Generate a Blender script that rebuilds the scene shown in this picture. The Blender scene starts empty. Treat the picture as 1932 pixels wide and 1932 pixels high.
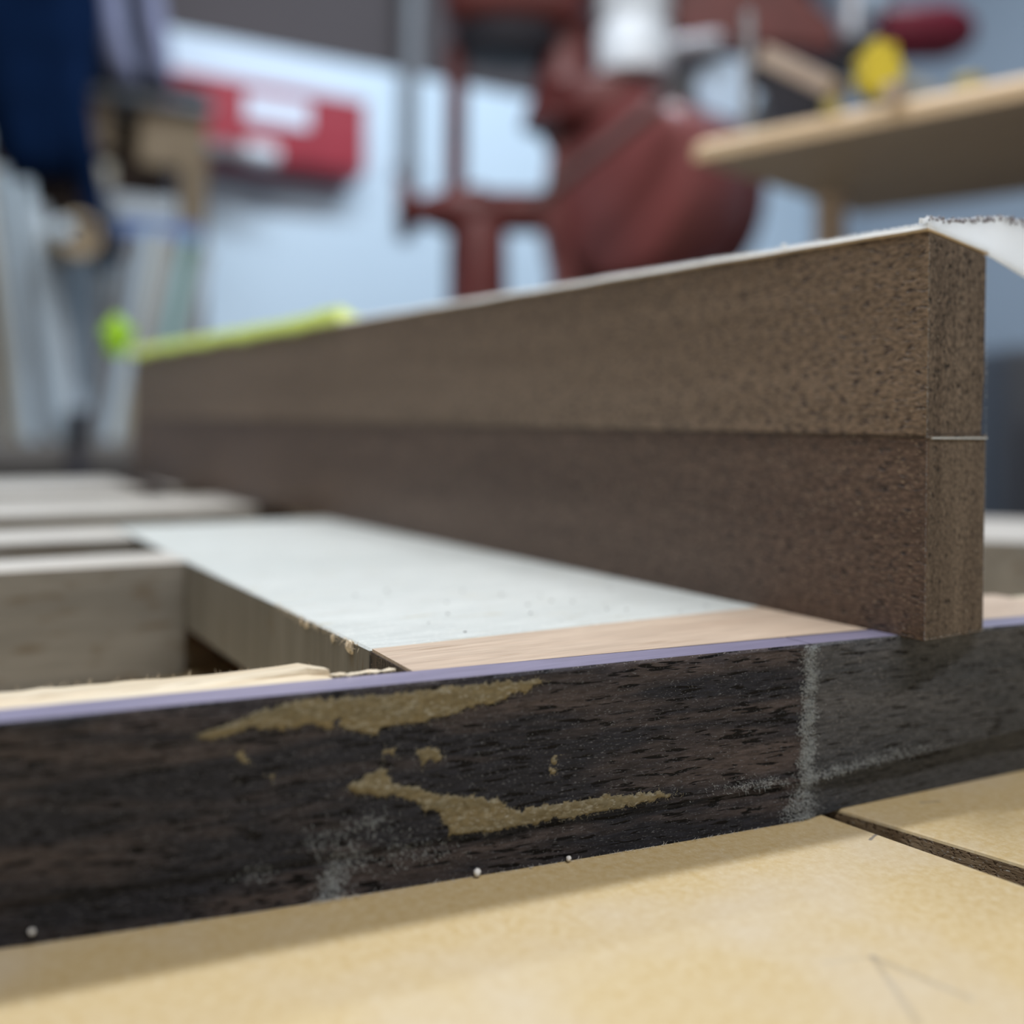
import bpy, bmesh, math, random
from mathutils import Vector, Matrix, noise as mnoise
random.seed(7)
S = bpy.context.scene
COL = S.collection

# ------------------------------------------------------------------ camera
cam = bpy.data.cameras.new('camera')
cam.sensor_width = 36.0
cam.lens = 2000.0 / 1932.0 * 36.0
cam.shift_y = -(966 - 790) / 1932.0
cam.clip_start = 0.005
cam.dof.use_dof = True
cam.dof.focus_distance = 0.184
cam.dof.aperture_fstop = 6.0
camo = bpy.data.objects.new('camera', cam)
COL.objects.link(camo)
YAW = math.radians(30.6)
ROLL = math.radians(0.7)
camo.matrix_world = (Matrix.Translation((0, 0, 0.974)) @ Matrix.Rotation(-YAW, 4, 'Z')
                     @ Matrix.Rotation(math.radians(90), 4, 'X') @ Matrix.Rotation(ROLL, 4, 'Z'))
S.camera = camo

# ------------------------------------------------------------------ light and exposure
world = bpy.data.worlds.new('world')
S.world = world
world.use_nodes = True
world.node_tree.nodes['Background'].inputs[0].default_value = (0.84, 0.93, 1.0, 1)
world.node_tree.nodes['Background'].inputs[1].default_value = 0.30
S.view_settings.view_transform = 'Standard'
S.view_settings.look = 'None'
S.view_settings.gamma = 1.0
S.view_settings.use_curve_mapping = False
S.view_settings.exposure = 0.12


def area(name, loc, sx, sy, power, col, rot=(0, 0, 0)):
    l = bpy.data.lights.new(name, 'AREA')
    l.shape = 'RECTANGLE'
    l.size = sx
    l.size_y = sy
    l.energy = power
    l.color = col
    o = bpy.data.objects.new(name, l)
    o.location = loc
    o.rotation_euler = rot
    COL.objects.link(o)
    return o


area('tube_light_over_bench', (-0.05, 0.54, 2.37), 1.25, 0.07, 18.5, (0.93, 0.965, 1.0))
area('tube_light_by_wall', (1.0, 1.2, 2.37), 1.25, 0.07, 17.5, (0.78, 0.90, 1.0), (math.radians(25), 0, 0))  # added wall-wash lamp, put in to brighten the back wall
area('tube_light_behind_viewer', (0.1, -0.6, 2.37), 1.25, 0.07, 17, (1.0, 0.95, 0.87))  # added fill lamp for the front faces and the shadowed bench

# ------------------------------------------------------------------ node helpers


class NT:
    def __init__(s, name):
        s.m = bpy.data.materials.new(name)
        s.m.use_nodes = True
        s.t = s.m.node_tree
        s.b = s.t.nodes['Principled BSDF']
        s.tc = None

    def n(s, typ, **kw):
        nd = s.t.nodes.new(typ)
        for k, v in kw.items():
            setattr(nd, k, v)
        return nd

    def put(s, sock, v):
        if isinstance(v, bpy.types.NodeSocket):
            s.t.links.new(v, sock)
        elif isinstance(v, (tuple, list)) and len(v) == 3 and sock.type == 'RGBA':
            sock.default_value = (*v, 1)
        else:
            sock.default_value = v

    def coord(s, scale=(1, 1, 1)):
        if s.tc is None:
            s.tc = s.n('ShaderNodeTexCoord')
        mp = s.n('ShaderNodeMapping')
        s.t.links.new(s.tc.outputs['Object'], mp.inputs[0])
        mp.inputs['Scale'].default_value = scale
        return mp.outputs[0]

    def noise(s, scale, stretch=(1, 1, 1), detail=3, rough=0.55, dist=0.0):
        nd = s.n('ShaderNodeTexNoise')
        s.put(nd.inputs['Vector'], s.coord(stretch))
        nd.inputs['Scale'].default_value = scale
        nd.inputs['Detail'].default_value = detail
        nd.inputs['Roughness'].default_value = rough
        nd.inputs['Distortion'].default_value = dist
        return nd.outputs['Fac']

    def ramp(s, fac, lo, hi, a=0.0, b=1.0):
        nd = s.n('ShaderNodeMapRange')
        s.put(nd.inputs['Value'], fac)
        nd.inputs['From Min'].default_value = lo
        nd.inputs['From Max'].default_value = hi
        nd.inputs['To Min'].default_value = a
        nd.inputs['To Max'].default_value = b
        return nd.outputs[0]

    def mix(s, fac, a, b, mode='MIX'):
        nd = s.n('ShaderNodeMix', data_type='RGBA', blend_type=mode)
        s.put(nd.inputs[0], fac)
        s.put(nd.inputs[6], a)
        s.put(nd.inputs[7], b)
        return nd.outputs[2]

    def math(s, op, a, b=0.0, c=0.0):
        nd = s.n('ShaderNodeMath', operation=op)
        s.put(nd.inputs[0], a)
        s.put(nd.inputs[1], b)
        s.put(nd.inputs[2], c)
        return nd.outputs[0]

    def bump(s, h, strength=0.3, dist=0.0003):
        nd = s.n('ShaderNodeBump')
        nd.inputs['Strength'].default_value = strength
        nd.inputs['Distance'].default_value = dist
        s.put(nd.inputs['Height'], h)
        s.t.links.new(nd.outputs[0], s.b.inputs['Normal'])

    def fin(s, col, rough=0.5, spec=0.5, metal=0.0):
        s.put(s.b.inputs['Base Color'], col)
        s.put(s.b.inputs['Roughness'], rough)
        s.b.inputs['Specular IOR Level'].default_value = spec
        s.b.inputs['Metallic'].default_value = metal
        return s.m


def axis_vec(axis, along, across=1.0):
    return tuple(along if a == axis else across for a in 'XYZ')


def wood(name, c1, c2, axis='X', band=90, fine=900, pore=None, pore_amt=(0.60, 0.68), pore_scale=900,
         pore_stretch=0.12, speck=None, speck_amt=(0.66, 0.74), rough=0.5, bump=0.4, spec=0.5, blotch=None, mottle=None, bramp=(0.34, 0.66), speck_scale=2900):
    k = NT(name)
    b = k.noise(band, axis_vec(axis, 0.06), 3, 0.6, 0.3)
    f = k.noise(fine, axis_vec(axis, 0.08), 2, 0.6)
    col = k.mix(k.ramp(b, *bramp), c1, c2)
    col = k.mix(k.ramp(f, 0.3, 0.7, 0.0, 0.35), col, tuple(x * 0.45 for x in c1))
    if blotch:
        col = k.mix(k.ramp(k.noise(45, (1, 1, 1), 3), 0.42, 0.68, 0.0, 0.55), col, blotch)
    h = f
    if mottle:
        ms, mst, amt = mottle
        mo = k.noise(ms, axis_vec(axis, mst), 2, 0.6)
        col = k.mix(1.0, col, k.mix(k.ramp(mo, 0.34, 0.66), (1 - amt,) * 3, (1 + amt,) * 3), 'MULTIPLY')
        h = k.math('ADD', f, mo)
    if pore:
        p = k.ramp(k.noise(pore_scale, axis_vec(axis, pore_stretch), 2, 0.5, 0.25), pore_amt[0], pore_amt[1])
        col = k.mix(p, col, pore)
        h = k.math('SUBTRACT', f, p)
    if speck:
        q = k.ramp(k.noise(speck_scale, axis_vec(axis, 0.35), 1, 0.5), speck_amt[0], speck_amt[1])
        col = k.mix(q, col, speck)
    k.bump(h, bump, 0.0002)
    return k.fin(col, rough, spec)


def plain(name, col, rough=0.5, metal=0.0, spec=0.5, var=0.15, scale=60, dirt=None):
    k = NT(name)
    n1 = k.noise(scale, (1, 1, 1), 3)
    dk = dirt or tuple(c * (1 - 2.2 * var) for c in col)
    return k.fin(k.mix(k.ramp(n1, 0.35, 0.75), col, dk), rough, spec, metal)


# ------------------------------------------------------------------ mesh helpers
class MB:
    def __init__(s):
        s.bm = bmesh.new()

    def box(s, lo, hi, bev=0.0, seg=1):
        r = bmesh.ops.create_cube(s.bm, size=1.0)
        for v in r['verts']:
            v.co = Vector([lo[i] + (v.co[i] + 0.5) * (hi[i] - lo[i]) for i in range(3)])
        if bev > 0:
            es = list({e for v in r['verts'] for e in v.link_edges})
            bmesh.ops.bevel(s.bm, geom=es, offset=bev, segments=seg, affect='EDGES', profile=0.5)
        return s

    def prism(s, pts, off):
        """extrude a closed polygon (list of 3-D points) by the vector off"""
        off = Vector(off)
        a = [s.bm.verts.new(p) for p in pts]
        b = [s.bm.verts.new(Vector(p) + off) for p in pts]
        n = len(a)
        fs = [s.bm.faces.new(a), s.bm.faces.new(b[::-1])]
        for i in range(n):
            fs.append(s.bm.faces.new((a[i], b[i], b[(i + 1) % n], a[(i + 1) % n])))
        bmesh.ops.recalc_face_normals(s.bm, faces=fs)
        return s

    def lathe(s, origin, axis, prof, seg=32):
        """prof: list of (distance along axis, radius)"""
        ax = Vector(axis).normalized()
        o = Vector(origin)
        u = ax.orthogonal().normalized()
        w = ax.cross(u)
        rings = []
        for d, r in prof:
            if r < 1e-6:
                rings.append([s.bm.verts.new(o + ax * d)])
            else:
                rings.append([s.bm.verts.new(o + ax * d + (u * math.cos(2 * math.pi * i / seg) + w * math.sin(2 * math.pi * i / seg)) * r) for i in range(seg)])
        fs = []
        for a, b in zip(rings, rings[1:]):
            for i in range(seg):
                j = (i + 1) % seg
                if len(a) == 1 and len(b) == 1:
                    continue
                if len(a) == 1:
                    fs.append(s.bm.faces.new((a[0], b[i], b[j])))
                elif len(b) == 1:
                    fs.append(s.bm.faces.new((a[i], b[0], a[j])))
                else:
                    fs.append(s.bm.faces.new((a[i], b[i], b[j], a[j])))
        for rg, fl in ((rings[0], 0), (rings[-1], 1)):
            if len(rg) > 1:
                fs.append(s.bm.faces.new(rg if fl else rg[::-1]))
        bmesh.ops.recalc_face_normals(s.bm, faces=fs)
        return s

    def rod(s, a, b, r, seg=16):
        a, b = Vector(a), Vector(b)
        L = (b - a).length
        e = min(r * 0.25, L * 0.1)
        return s.lathe(a, b - a, [(0, r - e), (e, r), (L - e, r), (L, r - e)], seg)

    def grid(s, fn, nu, nv, thick=None):
        """surface fn(u, v) -> point, u, v in 0..1; thick(u, v) -> offset vector for the second skin"""
        def sheet(f):
            return [[s.bm.verts.new(f(i / nu, j / nv)) for j in range(nv + 1)] for i in range(nu + 1)]
        A = sheet(fn)
        fs = []
        for i in range(nu):
            for j in range(nv):
                fs.append(s.bm.faces.new((A[i][j], A[i + 1][j], A[i + 1][j + 1], A[i][j + 1])))
        if thick:
            B = sheet(lambda u, v: Vector(fn(u, v)) + Vector(thick(u, v)))
            for i in range(nu):
                for j in range(nv):
                    fs.append(s.bm.faces.new((B[i][j], B[i][j + 1], B[i + 1][j + 1], B[i + 1][j])))
            for i in range(nu):
                fs.append(s.bm.faces.new((A[i][0], B[i][0], B[i + 1][0], A[i + 1][0])))
                fs.append(s.bm.faces.new((A[i][nv], A[i + 1][nv], B[i + 1][nv], B[i][nv])))
            for j in range(nv):
                fs.append(s.bm.faces.new((A[0][j], A[0][j + 1], B[0][j + 1], B[0][j])))
                fs.append(s.bm.faces.new((A[nu][j], B[nu][j], B[nu][j + 1], A[nu][j + 1])))
            bmesh.ops.recalc_face_normals(s.bm, faces=fs)
        return s

    def spike(s, p, d, L, r):
        p, d = Vector(p), Vector(d).normalized()
        u = d.orthogonal().normalized()
        w = d.cross(u)
        tip = s.bm.verts.new(p + d * L)
        b = [s.bm.verts.new(p + (u * math.cos(a) + w * math.sin(a)) * r) for a in (0, 2.09, 4.19)]
        for i in range(3):
            s.bm.faces.new((b[i], b[(i + 1) % 3], tip))
        return s

    def fibre(s, p, d, L, r):
        """thin curved hair of three segments"""
        p, d = Vector(p), Vector(d).normalized()
        bend = Vector((random.gauss(0, 1), random.gauss(0, 1), random.gauss(0, 1))) * 0.35
        prev = None
        for i in range(4):
            u = d.orthogonal().normalized()
            w = d.cross(u)
            rr = r * (1 - 0.25 * i)
            ring = [s.bm.verts.new(p + (u * math.cos(a) + w * math.sin(a)) * rr) for a in (0, 2.09, 4.19)]
            if prev:
                for k in range(3):
                    s.bm.faces.new((prev[k], prev[(k + 1) % 3], ring[(k + 1) % 3], ring[k]))
            prev = ring
            p = p + d * (L / 3)
            d = (d + bend).normalized()
        return s

    def lump(s, c, r, sub=2, amp=0.25, sc=(1, 1, 1), freq=2.0):
        g = bmesh.ops.create_icosphere(s.bm, subdivisions=sub, radius=1.0)
        off = Vector((random.random() * 50, random.random() * 50, 0))
        for v in g['verts']:
            k = 1 + amp * mnoise.noise(v.co * freq + off)
            v.co = Vector(c) + Vector([v.co[i] * r * k * sc[i] for i in range(3)])
        return s

    def build(s, name, mat, parent=None, smooth=False, mats=None):
        me = bpy.data.meshes.new(name)
        if smooth:
            for f in s.bm.faces:
                f.smooth = True
        s.bm.to_mesh(me)
        s.bm.free()
        if mats:
            for m in mats:
                me.materials.append(m)
        else:
            me.materials.append(mat)
        if smooth == 'angle':
            me.set_sharp_from_angle(angle=math.radians(40))
        o = bpy.data.objects.new(name, me)
        COL.objects.link(o)
        if parent:
            o.parent = parent
        return o


def thing(name, label, cat, loc=(0, 0, 0), rz=0.0, group=None):
    o = bpy.data.objects.new(name, None)
    o.empty_display_size = 0.02
    o.location = loc
    o.rotation_euler = (0, 0, rz)
    COL.objects.link(o)
    return tag(o, label, cat, group)


def tag(o, label, cat, group=None):
    o['label'] = label
    o['category'] = cat
    if group:
        o['group'] = group
    return o


def struct(o):
    o['kind'] = 'structure'
    return o


def stuff(o):
    o['kind'] = 'stuff'
    return o


# ------------------------------------------------------------------ materials
M = {}
M['walnut_rail'] = wood('walnut_rail', (0.024, 0.026, 0.037), (0.088, 0.072, 0.074), 'X', 120, 1300, (0.004, 0.004, 0.006),
                        (0.585, 0.62), 1500, 0.032, (0.16, 0.17, 0.20), (0.62, 0.82), 0.6, 0.9, 0.15, mottle=(1900, 0.16, 0.30), bramp=(0.42, 0.60), speck_scale=4600)
M['walnut_rail_right'] = wood('walnut_rail_right', (0.054, 0.060, 0.073), (0.098, 0.099, 0.110), 'X', 150, 1300, (0.010, 0.010, 0.012),
                              (0.60, 0.66), 1500, 0.035, (0.20, 0.20, 0.21), (0.60, 0.80), 0.6, 0.8, 0.15, mottle=(1900, 0.2, 0.30), speck_scale=4600)
M['walnut_upper'] = wood('walnut_upper', (0.168, 0.117, 0.079), (0.244, 0.177, 0.126), 'Y', 70, 1500, (0.045, 0.027, 0.019),
                         (0.56, 0.68), 1150, 0.34, (0.33, 0.26, 0.19), (0.62, 0.78), 0.5, 0.8, 0.4, mottle=(1500, 0.42, 0.40))
M['walnut_lower'] = wood('walnut_lower', (0.096, 0.060, 0.044), (0.158, 0.106, 0.079), 'Y', 70, 1500, (0.022, 0.012, 0.009),
                         (0.58, 0.70), 1150, 0.30, (0.32, 0.24, 0.17), (0.62, 0.76), 0.5, 0.8, 0.4, mottle=(1500, 0.45, 0.40))
M['walnut_end'] = wood('walnut_end', (0.095, 0.072, 0.058), (0.160, 0.126, 0.102), 'Z', 160, 1500, (0.022, 0.017, 0.016),
                       (0.60, 0.68), 1300, 0.6, (0.34, 0.30, 0.26), (0.66, 0.78), 0.7, 0.9, 0.3, mottle=(1700, 0.7, 0.45))
M['walnut_dark'] = wood('walnut_dark', (0.022, 0.014, 0.013), (0.060, 0.038, 0.034), 'Z', 700, 2200, (0.008, 0.005, 0.005),
                        (0.58, 0.66), 1500, 0.3, (0.15, 0.11, 0.10), (0.64, 0.74), 0.55, 0.8)
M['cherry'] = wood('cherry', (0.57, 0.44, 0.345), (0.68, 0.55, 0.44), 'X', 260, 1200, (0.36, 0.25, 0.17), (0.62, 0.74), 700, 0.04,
                   None, (0, 1), 0.42, 0.25)  # pinkish sheen of the lit walnut top put into the base colour
M['poplar'] = wood('poplar', (0.62, 0.66, 0.66), (0.71, 0.745, 0.745), 'X', 60, 1100, (0.50, 0.48, 0.40), (0.64, 0.78), 500, 0.15,
                   (0.82, 0.84, 0.82), (0.62, 0.75), 0.42, 0.15, 0.4)
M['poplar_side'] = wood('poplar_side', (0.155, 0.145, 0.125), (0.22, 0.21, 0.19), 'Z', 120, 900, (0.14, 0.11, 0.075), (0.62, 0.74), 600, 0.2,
                        None, (0, 1), 0.6, 0.4)  # panel sides: the same poplar with shade darkened into its colour
M['slat_side'] = wood('slat_side', (0.215, 0.21, 0.205), (0.285, 0.278, 0.27), 'X', 90, 700, (0.15, 0.125, 0.10), (0.56, 0.72), 300, 0.3, rough=0.6, bump=0.2)  # slat wood again, darker to paint the shade on its sides
M['maple'] = wood('maple', (0.62, 0.59, 0.555), (0.70, 0.68, 0.65), 'X', 120, 900, None, rough=0.4, bump=0.05, spec=0.35)
M['cherry_dark'] = wood('cherry_dark', (0.16, 0.055, 0.022), (0.22, 0.08, 0.035), 'Y', 90, 700, None, rough=0.6, bump=0.2)
M['pale_lip'] = wood('pale_lip', (0.72, 0.60, 0.44), (0.82, 0.73, 0.58), 'X', 300, 1300, (0.60, 0.45, 0.28), (0.62, 0.75), 600, 0.05,
                     None, (0, 1), 0.45, 0.4)
M['glue'] = wood('glue', (0.205, 0.165, 0.090), (0.165, 0.145, 0.092), 'X', 250, 900, (0.27, 0.25, 0.19), (0.52, 0.72), 900, 0.7,
                 (0.36, 0.35, 0.31), (0.63, 0.78), 0.75, 0.8, mottle=(1500, 0.6, 0.15))
M['glue_pale'] = plain('glue_pale', (0.30, 0.28, 0.22), 0.9, var=0.1, scale=900)
M['walnut_planed'] = wood('walnut_planed', (0.25, 0.235, 0.36), (0.31, 0.29, 0.42), 'X', 150, 1300, None, rough=0.3, bump=0.03, spec=0.8)  # lavender-grey colour for the top faces of the rail
M['dust'] = plain('dust', (0.56, 0.61, 0.66), 0.9, var=0.1, scale=900)
M['paper_white'] = plain('paper_white', (0.86, 0.87, 0.90), 0.75, var=0.05, scale=500)
M['paper_tan'] = plain('paper_tan', (0.56, 0.43, 0.27), 0.7, var=0.12, scale=400)
M['grit'] = plain('grit', (0.40, 0.39, 0.46), 0.6, var=0.4, scale=3000)


def mdf_material():
    k = NT('mdf')
    f = k.noise(650, (1, 1, 1), 3, 0.65)
    g = k.noise(1900, (1, 0.45, 1), 2, 0.6)
    b = k.noise(30, (1, 1, 1), 3)
    col = k.mix(k.ramp(f, 0.35, 0.68), (0.53, 0.40, 0.205), (0.61, 0.50, 0.315))
    col = k.mix(k.ramp(g, 0.58, 0.75, 0, 0.6), col, (0.68, 0.60, 0.44))
    col = k.mix(k.ramp(b, 0.48, 0.72, 0, 0.55), col, (0.61, 0.54, 0.45))
    # pencil lines drawn on the sheets, as straight strokes in the plane of the top
    geo = k.n('ShaderNodeTexCoord')
    sep = k.n('ShaderNodeSeparateXYZ')
    k.t.links.new(geo.outputs['Object'], sep.inputs[0])
    X, Y = sep.outputs[0], sep.outputs[1]
    wob = k.math('MULTIPLY', k.math('SUBTRACT', k.noise(900), 0.5), 0.0007)
    strokes = [((0.1186, 0.1005), (0.1212, 0.0870), 0.00055, 0.30), ((0.1186, 0.1005), (0.1105, 0.0866), 0.00055, 0.26),
               ((0.1117, 0.1028), (0.1188, 0.1004), 0.0004, 0.14),
               ((0.1513, 0.1292), (0.1542, 0.1303), 0.0003, 0.8), ((0.1750, 0.1371), (0.1787, 0.1358), 0.0003, 0.55)]
    for (ax, ay), (bx, by), w, amt in strokes:
        dx, dy = bx - ax, by - ay
        L2 = dx * dx + dy * dy
        px = k.math('SUBTRACT', X, ax)
        py = k.math('SUBTRACT', Y, ay)
        t = k.math('DIVIDE', k.math('ADD', k.math('MULTIPLY', px, dx), k.math('MULTIPLY', py, dy)), L2)
        tcl = k.n('ShaderNodeClamp')
        k.put(tcl.inputs[0], t)
        qx = k.math('SUBTRACT', px, k.math('MULTIPLY', tcl.outputs[0], dx))
        qy = k.math('SUBTRACT', py, k.math('MULTIPLY', tcl.outputs[0], dy))
        d = k.math('SQRT', k.math('ADD', k.math('MULTIPLY', qx, qx), k.math('MULTIPLY', qy, qy)))
        d = k.math('ADD', d, wob)
        col = k.mix(k.ramp(d, w * 0.5, w * 1.3, amt, 0.0), col, (0.16, 0.15, 0.16))
    k.bump(f, 0.12, 0.0002)
    return k.fin(col, 0.5, 0.35)


M['mdf'] = mdf_material()
M['mdf_edge'] = wood('mdf_edge', (0.30, 0.205, 0.12), (0.44, 0.33, 0.21), 'Y', 500, 1500, (0.15, 0.095, 0.055), (0.54, 0.72), 1500, 0.8,
                     (0.62, 0.60, 0.55), (0.64, 0.76), 0.8, 0.9)
M['wall_white'] = plain('wall_white', (0.72, 0.86, 1.0), 0.7, var=0.02, scale=3)
M['wall_taupe'] = plain('wall_taupe', (0.080, 0.066, 0.070), 0.8, var=0.05, scale=3)
M['concrete'] = plain('concrete', (0.30, 0.29, 0.28), 0.8, var=0.12, scale=8)
M['ceiling'] = plain('ceiling', (0.60, 0.60, 0.60), 0.9, var=0.03, scale=4)
M['red_iron'] = plain('red_iron', (0.150, 0.030, 0.028), 0.45, var=0.18, scale=25)
M['red_housing'] = plain('red_housing', (0.235, 0.070, 0.068), 0.32, var=0.10, scale=18)
M['crimson'] = plain('crimson', (0.17, 0.010, 0.03), 0.45, var=0.1, scale=30)
M['red_box'] = plain('red_box', (0.40, 0.040, 0.060), 0.35, var=0.06, scale=10)
M['label_white'] = plain('label_white', (0.80, 0.86, 1.0), 0.5, var=0.02, scale=20)
M['dark_iron'] = plain('dark_iron', (0.035, 0.033, 0.045), 0.6, var=0.15, scale=30)
M['steel'] = plain('steel', (0.50, 0.51, 0.56), 0.35, metal=0.4, var=0.05, scale=50)
M['steel_grey'] = plain('steel_grey', (0.20, 0.21, 0.23), 0.5, var=0.08, scale=30)
M['white_plastic'] = plain('white_plastic', (0.82, 0.88, 0.96), 0.35, var=0.02, scale=20)
M['lever_brown'] = plain('lever_brown', (0.13, 0.085, 0.085), 0.5, var=0.1, scale=30)
M['wall_grey'] = plain('wall_grey', (0.34, 0.40, 0.48), 0.8, var=0.03, scale=3)
M['yellow_dull'] = plain('yellow_dull', (0.55, 0.46, 0.16), 0.5, var=0.08, scale=60)
M['dial_blue'] = plain('dial_blue', (0.62, 0.78, 0.98), 0.3, var=0.02, scale=20)
M['plywood'] = wood('plywood', (0.155, 0.128, 0.115), (0.20, 0.172, 0.155), 'Y', 60, 400, None, rough=0.6, bump=0.2)
M['plywood_edge'] = wood('plywood_edge', (0.80, 0.58, 0.37), (0.88, 0.68, 0.46), 'Y', 300, 900, None, rough=0.5, bump=0.2)  # edge colour brightened in place of light falling on it
M['yellow'] = plain('yellow', (0.85, 0.68, 0.05), 0.45, var=0.08, scale=60)
M['pinkwood'] = wood('pinkwood', (0.52, 0.40, 0.33), (0.62, 0.50, 0.42), 'X', 90, 500, None, rough=0.6, bump=0.2)
M['navy'] = plain('navy', (0.003, 0.012, 0.042), 0.95, spec=0.05, var=0.2, scale=18)
M['lavender'] = plain('lavender', (0.20, 0.21, 0.32), 0.85, var=0.12, scale=14)
M['black_cloth'] = plain('black_cloth', (0.02, 0.025, 0.04), 0.85, var=0.2, scale=18)
M['rack_wood'] = wood('rack_wood', (0.17, 0.115, 0.062), (0.24, 0.17, 0.10), 'Z', 30, 200, None, rough=0.6, bump=0.1)
M['rack_dark'] = wood('rack_dark', (0.06, 0.035, 0.025), (0.09, 0.055, 0.04), 'Z', 30, 200, None, rough=0.7, bump=0.1)
M['peg_wood'] = plain('peg_wood', (0.50, 0.39, 0.26), 0.6, var=0.1, scale=40)
M['board_white'] = plain('board_white', (0.42, 0.45, 0.48), 0.6, var=0.06, scale=12)
M['board_blue_white'] = plain('board_blue_white', (0.48, 0.57, 0.65), 0.55, var=0.05, scale=12)
M['board_cream'] = plain('board_cream', (0.42, 0.375, 0.29), 0.6, var=0.08, scale=12)
M['board_grey'] = plain('board_grey', (0.22, 0.225, 0.24), 0.6, var=0.08, scale=12)
M['board_green'] = plain('board_green', (0.25, 0.42, 0.38), 0.6, var=0.08, scale=12)
M['board_blue'] = plain('board_blue', (0.16, 0.24, 0.46), 0.55, var=0.08, scale=12)
M['bench_grey'] = plain('bench_grey', (0.17, 0.155, 0.145), 0.7, var=0.08, scale=10)
M['cabinet_dark'] = plain('cabinet_dark', (0.045, 0.05, 0.065), 0.5, var=0.08, scale=10)


def translucent(name, col, thru, amt, rough=0.5):
    k = NT(name)
    k.fin(col, rough, 0.4)
    tr = k.n('ShaderNodeBsdfTranslucent')
    tr.inputs[0].default_value = (*thru, 1)
    mx = k.n('ShaderNodeMixShader')
    mx.inputs[0].default_value = amt
    out = k.t.nodes['Material Output']
    k.t.links.new(k.b.outputs[0], mx.inputs[1])
    k.t.links.new(tr.outputs[0], mx.inputs[2])
    k.t.links.new(mx.outputs[0], out.inputs[0])
    return k.m


M['tape'] = translucent('tape_green', (0.84, 0.94, 0.56), (0.95, 1.0, 0.58), 0.72)
M['tape_bunched'] = translucent('tape_bunched', (0.50, 0.74, 0.10), (0.70, 0.95, 0.10), 0.6)
M['paper_lift'] = translucent('paper_lift', (0.88, 0.89, 0.92), (0.96, 0.98, 1.0), 0.82, 0.8)

# ------------------------------------------------------------------ the room
B = 0.9          # height of the bench top
H = 0.033        # height of the glued-up frame


def room():
    struct(MB().box((-2.2, -2.6, -0.1), (2.4, 2.3, 0.0)).build('floor', M['concrete']))
    struct(MB().box((-2.2, -2.6, 2.45), (2.4, 2.3, 2.55)).build('ceiling', M['ceiling']))
    w = struct(MB().box((-2.2, 2.2, 0.0), (2.4, 2.3, 2.45)).build('wall_back', M['wall_taupe']))
    p = MB().box((-2.19, 2.185, 0.0), (2.295, 2.2, 1.75), 0.003).build('lower_panel', M['wall_white'], w)
    p['label'] = 'pale blue-white lower part of the wall'
    struct(MB().box((-2.3, -2.6, 0.0), (-2.2, 2.3, 2.45)).build('wall_left', M['wall_taupe']))
    struct(MB().box((2.3, -2.6, 0.0), (2.4, 2.2, 2.45)).build('wall_right', M['wall_grey']))


room()
c = thing('conduit_pipe', 'grey vertical pipe fixed on the back wall beside the red box', 'pipe', (1.005, 2.165, 1.42))
MB().rod((0, 0, -0.02), (0, 0, 0.9), 0.02, 20).build('pipe', M['steel_grey'], c, 'angle')
for z in (0.1, 0.55):
    MB().box((-0.032, 0.0, z), (0.032, 0.019, z + 0.025), 0.003).build('clip', M['steel'], c)


def fixture(name, label, loc, ry=0.0):
    f = thing(name, label, 'ceiling light', loc)
    MB().box((-0.68, -0.06, 0.02), (0.68, 0.06, 0.075), 0.008).build('housing', M['white_plastic'], f)


fixture('ceiling_light', 'white strip light housing on the ceiling above the bench', (-0.05, 0.54, 2.375))
fixture('ceiling_light', 'white strip light housing on the ceiling behind the viewer', (0.1, -0.6, 2.375))
fixture('ceiling_light', 'white strip light housing on the ceiling near the back wall', (1.0, 1.2, 2.375))

# ------------------------------------------------------------------ workbench of two sheets
bench = thing('workbench', 'yellow-tan fibreboard workbench top of two sheets with a narrow slot between', 'workbench', (0, 0, 0))


def sheet(pts, edge_dirs):
    m = MB().prism([(x, y, B) for x, y in pts], (0, 0, -0.018))
    for f in m.bm.faces:
        f.material_index = 0 if abs(f.normal.z) > 0.5 else 1
    es = [e for e in m.bm.edges if all(abs(v.co.z - B) < 1e-6 for v in e.verts)]
    bmesh.ops.bevel(m.bm, geom=es, offset=0.0006, segments=2, affect='EDGES', profile=0.5)
    return m.build('fibreboard_sheet', None, bench, mats=[M['mdf'], M['mdf_edge']])


sheet([(-0.45, -0.30), (0.2050, -0.30), (0.1584, 0.1044), (0.1535, 0.1402), (0.092, 0.80), (-0.45, 0.80)], None)
sheet([(0.2150, -0.30), (0.72, -0.30), (0.72, 0.80), (0.096, 0.80), (0.1572, 0.1440), (0.1578, 0.1425), (0.1660, 0.1075)], None)
MB().box((-0.44, -0.29, B - 0.05), (0.71, 0.79, B - 0.0181)).build('sub_top', M['rack_dark'], bench)
for x in (-0.40, 0.63):
    for y in (-0.25, 0.70):
        MB().box((x, y, 0), (x + 0.07, y + 0.07, B - 0.05), 0.004).build('leg', M['rack_wood'], bench)

# ------------------------------------------------------------------ the glued-up frame
frame = thing('wooden_grid_frame', 'glued-up frame of pale slats and panel with dark walnut front rail on the bench', 'frame', (0, 0, B + 0.0001))
XM = 0.1476      # mitre between the two front rail pieces


def lerp_poly(P, x):
    if x <= P[0][0]:
        a, b = P[0], P[1]
    elif x >= P[-1][0]:
        a, b = P[-2], P[-1]
    else:
        for a, b in zip(P, P[1:]):
            if a[0] <= x <= b[0]:
                break
    t = (x - a[0]) / (b[0] - a[0])
    return a[1] + (b[1] - a[1]) * t


def top_y(x):
    return 0.1557 - 0.107 * x if x < 0.16 else 0.1386 - 0.125 * (x - 0.16)


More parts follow.
